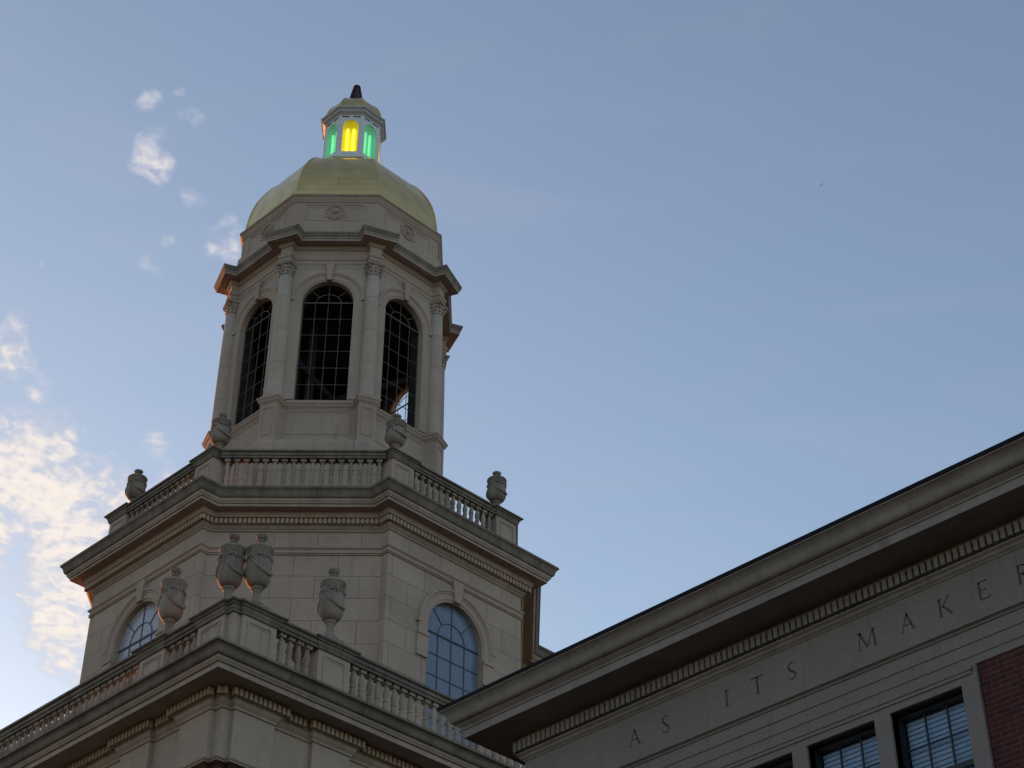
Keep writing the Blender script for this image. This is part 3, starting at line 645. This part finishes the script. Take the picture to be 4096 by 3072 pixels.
# upper
ZT2 = 25.925
hb = .80
for ang in (-90, 0, 90, 180):
    f = frame(ang, 5.26); vis = ang in (-90, 0)
    for (a, b) in ((-2.16,-1.44),(1.44,2.16)):
        m = MB(); m.fbox(f, a, b, -.55, 0, 24.46, 25.70); m.fbox(f, a-.03, b+.03, -.58, .03, 24.455, 24.80); pd = abs_build(m, 'pedestal', M['stone'], bal2)
        m = MB(); panel(m, f, a+.12, b-.12, 24.95, 25.6, .03, .018); abs_build(m, 'sunk_panel', M['stone'], pd)
        m = MB(); cap_box(m, f, a, b, -.53, .0, ZT2-.003, .9); abs_build(m, 'coping', M['soot'], pd)
    m = MB(); m.fbox(f, -1.439, 1.439, -.30, .06, 24.45, 24.87)
    f2 = frame(ang+45, 5.14); m.fbox(f2, -1.93, 1.93, -.26, .10, 24.452, 24.872); abs_build(m, 'plinth', M['trim'], bal2)
    m = MB(); rail(m, f, -1.44, 1.44, -.11, ZT2); rail(m, f2, -2.02, 2.02, -.04, ZT2-.002); abs_build(m, 'handrail', M['soot'], bal2)
    if vis:
        for i in range(13): x, y, z = f(-1.28+.2133*i, -.11, 24.87); make_baluster(hb+.03, bal2, (x, y, z+EYE-bal2.location.z), R(ang))
    if ang == -90:
        for i in range(17): x, y, z = f2(-1.85+.2325*i, -.04, 24.87); make_baluster(hb+.03, bal2, (x, y, z+EYE-bal2.location.z), R(ang+45))

# ------------------------------------------------------------------ urns
def make_urn():
    u = empty('stone_urn', (0, 0, 0), 'x', 'urn')
    m = MB(False); m.box((-.31,-.31,0),(.31,.31,.15)); m.box((-.21,-.21,.15),(.21,.21,.28)); m.lathe((0,0,0), [(.185,.28),(.195,.31),(.18,.34),(.135,.365)], 32); m.build('plinth', M['urn'], u)
    m = MB(False); m.lathe((0,0,0), spline([(.135,.365),(.10,.43),(.083,.50),(.080,.56),(.086,.62),(.10,.665)]) + [(.112,.67),(.118,.695),(.112,.72),(.096,.725)] + spline([(.115,.728),(.172,.765),(.214,.83),(.237,.905),(.246,.99),(.247,1.09),(.243,1.19),(.236,1.29),(.229,1.40)]), 40)
    body = m.build('bowl', M['urn'], u)
    m = MB(False); m.lathe((0,0,0), [(.222,1.40),(.222,1.41),(.238,1.415),(.238,1.43),(.232,1.435),(.242,1.515),(.248,1.52),(.258,1.53),(.264,1.555),(.257,1.575),(.24,1.585)] + spline([(.24,1.586),(.205,1.62),(.145,1.65),(.09,1.665),(.062,1.68)]) + [(.052,1.705),(.055,1.725),(.078,1.73),(.082,1.745),(.076,1.76),(.06,1.765),(.062,1.785),(.085,1.815),(.098,1.855),(.102,1.88),(.085,1.885),(.06,1.905),(.0,1.92)], 40)
    for i in range(44):                                     # flutes under the rim
        a = 2*math.pi*i/44; m.tube([(.231*math.cos(a), .231*math.sin(a), 1.435), (.245*math.cos(a), .245*math.sin(a), 1.515)], .009, 4)
    for i in range(10):
        a = 2*math.pi*i/10; m.tube([(.06*math.cos(a), .06*math.sin(a), 1.785), (.086*math.cos(a), .086*math.sin(a), 1.82), (.104*math.cos(a), .104*math.sin(a), 1.87), (.108*math.cos(a), .108*math.sin(a), 1.885)], [.012,.02,.022,.012], 5)
    m.build('lid', M['urn'], u)
    m = MB(False)                                           # leafy collar and two draped swags
    for i in range(20):
        a = 2*math.pi*i/20 + .1*math.sin(i*2.3); d = .05 + .02*math.sin(i*1.7)
        m.tube([(.226*math.cos(a), .226*math.sin(a), 1.40), (.242*math.cos(a), .242*math.sin(a), 1.37), (.244*math.cos(a+.05), .244*math.sin(a+.05), 1.37-d), (.230*math.cos(a+.05), .230*math.sin(a+.05), 1.33-d)], [.02,.028,.024,.008], 6)
    for a0 in (-80, 100):
        pts = []; rad = []; pts2 = []
        for i in range(25):
            th = a0 + 180*i/24; q = (th-a0-90)/90; z = 1.31 - .34*(1-q*q)
            rb = .236 + .008*(1-q*q); r = .014 + .032*(1-q*q)
            pts.append((rb*math.cos(R(th)), rb*math.sin(R(th)), z)); rad.append(r)
        m.tube(pts, rad, 8)
        m.tube([(x*1.09, y*1.09, z+.012) for x, y, z in pts[5:-5]], [r*.4 for r in rad[5:-5]], 6)
        a = R(a0); b = Vector((math.cos(a), math.sin(a), 0)); s_ = Vector((-b.y, b.x, 0))
        for k in (-1, 1): m.tube([b*.225 + Vector((0,0,1.37)), b*.25 + s_*.04*k + Vector((0,0,1.33)), b*.238 + s_*.06*k + Vector((0,0,1.24))], [.03,.03,.012], 6)
    m.build('swag', M['urn'], body)
    return u
def dup(root, loc, label, group):
    r = root.copy(); C.objects.link(r); r.location = loc; r['label'] = label; r['group'] = group
    for ch in list(root.children):
        c = ch.copy(); C.objects.link(c); c.parent = r
        for gch in ch.children: d = gch.copy(); C.objects.link(d); d.parent = c
    return r
urn0 = make_urn()
UG1, UG2 = 'covered urns on the lower balustrade', 'covered urns on the upper balustrade'
spots = [(8.34, -8.72, ZT1, 'left urn of the close-set corner pair, with an orange glint along its left side', UG1),
         (8.72, -8.34, ZT1, 'right urn of the close-set pair at the corner, standing before blank ashlar', UG1),
         (8.75, -6.53, ZT1, 'lone covered urn on the lower balustrade, right of the corner pair, before blank ashlar', UG1),
         (6.53, -8.75, ZT1, 'lone covered urn on the lower balustrade standing in front of the left arched window', UG1),
         (4.83, -1.71, ZT2, 'covered urn on the upper balustrade in front of the right belfry window', UG2),
         (1.71, -4.83, ZT2, 'covered urn on the upper balustrade at the lower left corner of the belfry', UG2),
         (4.83, 1.86, ZT2, 'covered urn at the far right end of the upper balustrade, against open sky', UG2),
         (-1.86, -4.83, ZT2, 'covered urn at the far left end of the upper balustrade, against cloudy sky', UG2)]
for i, (x, y, z, lab, grp) in enumerate(spots):
    if i == 0: urn0.location = (x, y, z+EYE); urn0['label'] = lab; urn0['group'] = grp
    else:
        u_ = dup(urn0, (x, y, z+EYE), lab, grp)
        if grp == UG2: u_.scale = (1, 1, .79)               # the upper urns are squatter

# ------------------------------------------------------------------ wing in front on the right
VW, U0, U1, V1 = -7.96, 15.46, 47.0, 9.0
wing = empty('hall_wing', (U0, VW, 0), 'brick hall wing with a deep stone cornice and a carved inscription on its frieze', 'building')
WP = [(U0,VW),(U1,VW),(U1,V1),(U0,V1)]
fw = lambda t, o, z: (t, VW - o, z)                         # t = x along the front wall, o outwards
FZ0, FZ1 = 11.47, 12.205
def wb(m, name, material, parent=None): 
    o = m.build(name, material); p = parent or wing
    o.parent = p
    if p is wing: o.matrix_parent_inverse = Matrix.Translation(wing.location).inverted()
    return o
# walls: front wall with window openings, plain sides
GROUPS = [(19.55, 23.0), (27.9, 31.35), (36.25, 39.7)]
opens = []
for g0, g1 in GROUPS:
    for k in range(3): opens.append((g1 - 1.07 - 1.31*k, g1 - 1.31*k))
opens.sort()
ROWS = [(8.55, 10.69), (4.6, 6.9), (.6, 2.9)]
m = MB()
def wq(t0, t1, z0, z1): m.add([fw(t0,0,z0), fw(t1,0,z0), fw(t1,0,z1), fw(t0,0,z1)], [(0,1,2,3)])
zs = [G0]
for z0, z1 in ROWS[::-1]: zs += [z0, z1]
zs.append(10.93)
for i in range(len(zs)-1):
    if i % 2 == 0: wq(U0, U1, zs[i], zs[i+1])
    else:
        t = U0
        for a, b in opens: wq(t, a, zs[i], zs[i+1]); t = b
        wq(t, U1, zs[i], zs[i+1])
for a, b in ((1,2),(2,3),(3,0)): m.add([(*WP[a],G0),(*WP[b],G0),(*WP[b],10.93),(*WP[a],10.93)], [(0,1,2,3)])
wb(m, 'brick_wall', M['brick'])
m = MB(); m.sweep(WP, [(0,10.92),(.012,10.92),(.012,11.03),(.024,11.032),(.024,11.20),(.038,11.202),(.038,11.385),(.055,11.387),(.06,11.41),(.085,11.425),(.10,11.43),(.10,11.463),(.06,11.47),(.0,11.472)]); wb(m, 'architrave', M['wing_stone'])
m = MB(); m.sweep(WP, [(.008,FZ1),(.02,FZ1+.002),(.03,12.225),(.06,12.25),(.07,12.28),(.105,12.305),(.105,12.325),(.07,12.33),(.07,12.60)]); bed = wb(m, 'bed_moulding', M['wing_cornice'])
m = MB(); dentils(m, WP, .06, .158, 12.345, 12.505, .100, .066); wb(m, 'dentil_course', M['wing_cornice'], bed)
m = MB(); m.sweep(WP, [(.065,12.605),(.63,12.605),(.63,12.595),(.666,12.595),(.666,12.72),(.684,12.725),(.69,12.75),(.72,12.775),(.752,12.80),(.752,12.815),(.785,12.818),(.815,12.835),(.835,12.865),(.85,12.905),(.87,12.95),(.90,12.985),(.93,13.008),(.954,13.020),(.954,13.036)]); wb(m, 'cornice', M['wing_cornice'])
m = MB(); m.sweep(WP, [(.945,13.035),(.962,13.036),(.962,13.10),(.90,13.105),(.6,13.10)]); wb(m, 'gutter', M['gutter'])
m = MB(); m.sweep(WP, [(.7,13.09),(-3.0,13.9),(-6.5,14.6)], cap_top=True); wb(m, 'roof', M['roof'])
# carved letters
def poly_letters():
    out = []                                                # (letter, u0, u1) placed as carved
    for ch, a, b in (('A',17.538,17.768),('S',18.172,18.306),('I',19.304,19.404),('T',19.79,19.998),('S',20.412,20.552),('M',21.552,21.876),('A',22.235,22.47),('K',22.821,23.035),('E',23.413,23.582),('R',23.975,24.185)): out.append((ch, a, b))
    return out
def serif(cx, z, w, up): return [(cx-w/2, z), (cx+w/2, z), (cx+w/2, z+up*.035), (cx-w/2, z+up*.035)]
def stroke(p, q, w0, w1=None):
    w1 = w0 if w1 is None else w1; d = Vector((q[0]-p[0], q[1]-p[1])); n = Vector((-d.y, d.x)).normalized()
    return [(p[0]+n.x*w0/2, p[1]+n.y*w0/2), (p[0]-n.x*w0/2, p[1]-n.y*w0/2), (q[0]-n.x*w1/2, q[1]-n.y*w1/2), (q[0]+n.x*w1/2, q[1]+n.y*w1/2)]
def ribbon(pts, wds):
    out = []
    for i in range(len(pts)-1): out.append(stroke(pts[i], pts[i+1], wds[i], wds[i+1]))
    return out
def glyph(ch, W):                                           # unit height, width W
    th, tn = .125, .06
    if ch == 'A': return [stroke((.10*W,0),(.5*W,1),tn), stroke((.47*W,1),(.88*W,0),th), stroke((.25*W,.36),(.74*W,.36),.05), serif(.10*W,0,.26,1), serif(.89*W,0,.28,1)]
    if ch == 'I': return [stroke((.5*W,0),(.5*W,1),th), serif(.5*W,0,W,1), serif(.5*W,1,W,-1)]
    if ch == 'T': return [stroke((.5*W,0),(.5*W,1),th), serif(.5*W,0,.36,1), [(0,.945),(W,.945),(W,1),(0,1)], [(0,.86),(.05,.86),(.05,1),(0,1)], [(W-.05,.86),(W,.86),(W,1),(W-.05,1)]]
    if ch == 'M': return [stroke((.11*W,0),(.17*W,1),tn), stroke((.17*W,1),(.5*W,.06),th), stroke((.5*W,.06),(.83*W,1),tn), stroke((.83*W,1),(.89*W,0),th), serif(.11*W,0,.26,1), serif(.89*W,0,.28,1), serif(.11*W,1,.2,-1), serif(.88*W,1,.2,-1)]
    if ch == 'K': return [stroke((.16*W,0),(.16*W,1),th), serif(.16*W,0,.28,1), serif(.16*W,1,.28,-1), stroke((.18*W,.42),(.82*W,1),tn), stroke((.36*W,.55),(.90*W,0),th), serif(.90*W,0,.24,1), serif(.82*W,1,.24,-1)]
    if ch == 'E': return [stroke((.2*W,0),(.2*W,1),th), [(.05,.945),(.9*W,.945),(.9*W,1),(.05,1)], [(.05,0),(W,0),(W,.055),(.05,.055)], [(.2*W,.49),(.72*W,.49),(.72*W,.54),(.2*W,.54)], stroke((.9*W,.84),(.9*W,1),.04), stroke((W,0),(W,.17),.04), stroke((.72*W,.43),(.72*W,.60),.035)]
    if ch == 'R':
        b = [(.2*W+.02,.97),(.45*W,.97),(.66*W,.9),(.72*W,.76),(.66*W,.6),(.45*W,.52),(.2*W,.51)]
        return [stroke((.2*W,0),(.2*W,1),th), serif(.2*W,0,.28,1), serif(.16*W,1,.2,-1), stroke((.42*W,.52),(.95*W,0),th), serif(.95*W,0,.2,1)] + ribbon(b, [.05,.06,.10,.12,.10,.06,.05])
    if ch == 'S':
        b = [(.88,.80),(.84,.92),(.66,.985),(.40,.97),(.20,.88),(.13,.75),(.20,.63),(.40,.53),(.64,.43),(.84,.33),(.90,.22),(.82,.10),(.60,.02),(.36,.02),(.16,.09),(.10,.22)]
        wd = [.05,.045,.05,.06,.08,.10,.115,.13,.13,.115,.10,.08,.06,.05,.045,.05]
        return ribbon([(x*W, z) for x, z in b], wd)
LZ, LH = 11.725, .262
cut = MB(); inl = MB()
for ch, a, b in poly_letters():
    Wd = (b-a)/LH
    for pol in glyph(ch, Wd):
        pts = [(a + x*LH, LZ + z*LH) for x, z in pol]
        ar = sum(pts[i][0]*pts[(i+1)%len(pts)][1]-pts[(i+1)%len(pts)][0]*pts[i][1] for i in range(len(pts)))
        if ar < 0: pts = pts[::-1]
        n = len(pts)
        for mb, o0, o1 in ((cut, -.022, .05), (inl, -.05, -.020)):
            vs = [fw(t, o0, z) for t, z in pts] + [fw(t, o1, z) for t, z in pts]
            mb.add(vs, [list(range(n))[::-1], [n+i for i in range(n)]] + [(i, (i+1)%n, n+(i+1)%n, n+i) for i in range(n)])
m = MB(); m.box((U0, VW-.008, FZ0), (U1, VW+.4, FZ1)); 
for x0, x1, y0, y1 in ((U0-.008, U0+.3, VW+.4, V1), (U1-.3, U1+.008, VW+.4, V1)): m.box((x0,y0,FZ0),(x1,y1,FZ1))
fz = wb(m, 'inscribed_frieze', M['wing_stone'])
cutter = cut.build('letter_cutter', M['letter'])
md = fz.modifiers.new('carve', 'BOOLEAN'); md.operation = 'DIFFERENCE'; md.solver = 'EXACT'; md.use_self = True; md.object = cutter
dg = bpy.context.evaluated_depsgraph_get(); me2 = bpy.data.meshes.new_from_object(fz.evaluated_get(dg)); fz.modifiers.clear(); fz.data = me2
bpy.data.objects.remove(cutter)
m = inl; wb(m, 'letter_inlay', M['letter'], fz)['label'] = 'carved capitals reading AS ITS MAKER'
# window groups: stone casing and sash windows with blinds
for gi, (g0, g1) in enumerate(GROUPS):
    a0 = g1 - 1.07 - 2.62
    m = MB(); zt = 10.69
    m.fbox(fw, a0-.235, g1+.235, 0, .045, zt+.0, 10.915); m.fbox(fw, a0-.17, g1+.17, .045, .062, 10.79, 10.84); m.fbox(fw, a0-.19, g1+.19, .045, .075, 10.84, 10.885)
    for a, b in ((a0-.235, a0), (a0+1.07, a0+1.31), (a0+2.38, a0+2.62), (g1, g1+.235)):
        m.fbox(fw, a, b, -.16, .045, 8.4, zt-.001)
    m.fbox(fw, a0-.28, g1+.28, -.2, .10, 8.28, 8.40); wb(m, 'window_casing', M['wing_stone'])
for a, b in opens:
    for ri, (z0, z1) in enumerate(ROWS):
        if ri and a > 30: pass
        zm = (z0+z1)/2 + .17
        m = MB(); d0 = -.17
        for t0, t1, y0, y1 in ((a, a+.045, z0, z1), (b-.045, b, z0, z1), (a+.045, b-.045, z1-.05, z1), (a+.045, b-.045, z0, z0+.07)): m.fbox(fw, t0, t1, d0-.04, d0+.05, y0, y1)
        m.fbox(fw, a+.045, b-.045, d0-.03, d0+.03, zm-.045, zm+.03)
        m.fbox(fw, a, b, d0-.05, -.001, z1, z1+.02); 
        w = wb(m, 'sash_window', M['frame'])
        m = MB()
        for k in (1, 2): t = a+.045 + (b-a-.09)*k/3; m.fbox(fw, t-.011, t+.011, d0-.012, d0+.012, z0+.07, z1-.05)
        for zz in ((zm+z1-.05)/2, (zm+z0)/2): m.fbox(fw, a+.045, b-.045, d0-.010, d0+.010, zz-.010, zz+.010)
        wb(m, 'glazing_bars', M['frame'], w)
        m = MB(); m.add([fw(a+.04,d0,z0+.06), fw(b-.04,d0,z0+.06), fw(b-.04,d0,z1-.04), fw(a+.04,d0,z1-.04)], [(0,1,2,3)]); wb(m, 'pane', M['clear'], w)
        m = MB(); k = 0; z = z1 - .08
        while z > z0 + .05:
            m.add([fw(a+.05,d0-.06,z-.031), fw(b-.05,d0-.06,z-.031), fw(b-.05,d0-.078,z+.031), fw(a+.05,d0-.078,z+.031)], [(0,1,2,3)]); z -= .066
        wb(m, 'window_blind', M['slat'], w)
        m = MB(); m.add([fw(a-.2,d0-.3,z0-.2), fw(b+.2,d0-.3,z0-.2), fw(b+.2,d0-.3,z1+.2), fw(a-.2,d0-.3,z1+.2)], [(0,1,2,3)]); wb(m, 'room_back', M['void'], w)
        m = MB()
        for t in (a, b): m.add([fw(t,0,z0), fw(t,d0-.05,z0), fw(t,d0-.05,z1), fw(t,0,z1)], [(0,1,2,3)])
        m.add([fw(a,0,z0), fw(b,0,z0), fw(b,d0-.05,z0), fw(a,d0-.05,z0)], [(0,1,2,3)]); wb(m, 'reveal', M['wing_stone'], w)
# low range joining wing and tower, below the picture
m = MB(); m.box((9.25, -4.0, G0), (U0-.01, 8.0, 8.0)); wb(m, 'link_range', M['brick'])

# ------------------------------------------------------------------ bird
m = MB(False)
m.tube([(-.10,0,0),(-.03,0,.015),(.06,0,.02),(.14,0,.03)], [.01,.045,.04,.008], 8)
for s_ in (-1, 1): m.add([(.05,0,.03),(-.04,0,.03),(-.05,s_*.17,.10),(.03,s_*.19,.11),(-.03,s_*.42,.06),(-.06,s_*.40,.055)], [(0,1,2,3),(3,2,5,4)])
bird = m.build('bird', M['bird']); bird.location = (-63.5, 129.9, 169.6+EYE); bird.rotation_euler = (R(25), R(20), R(-75))
tag(bird, 'tiny dark bird gliding alone in the clear blue sky on the right', 'bird')
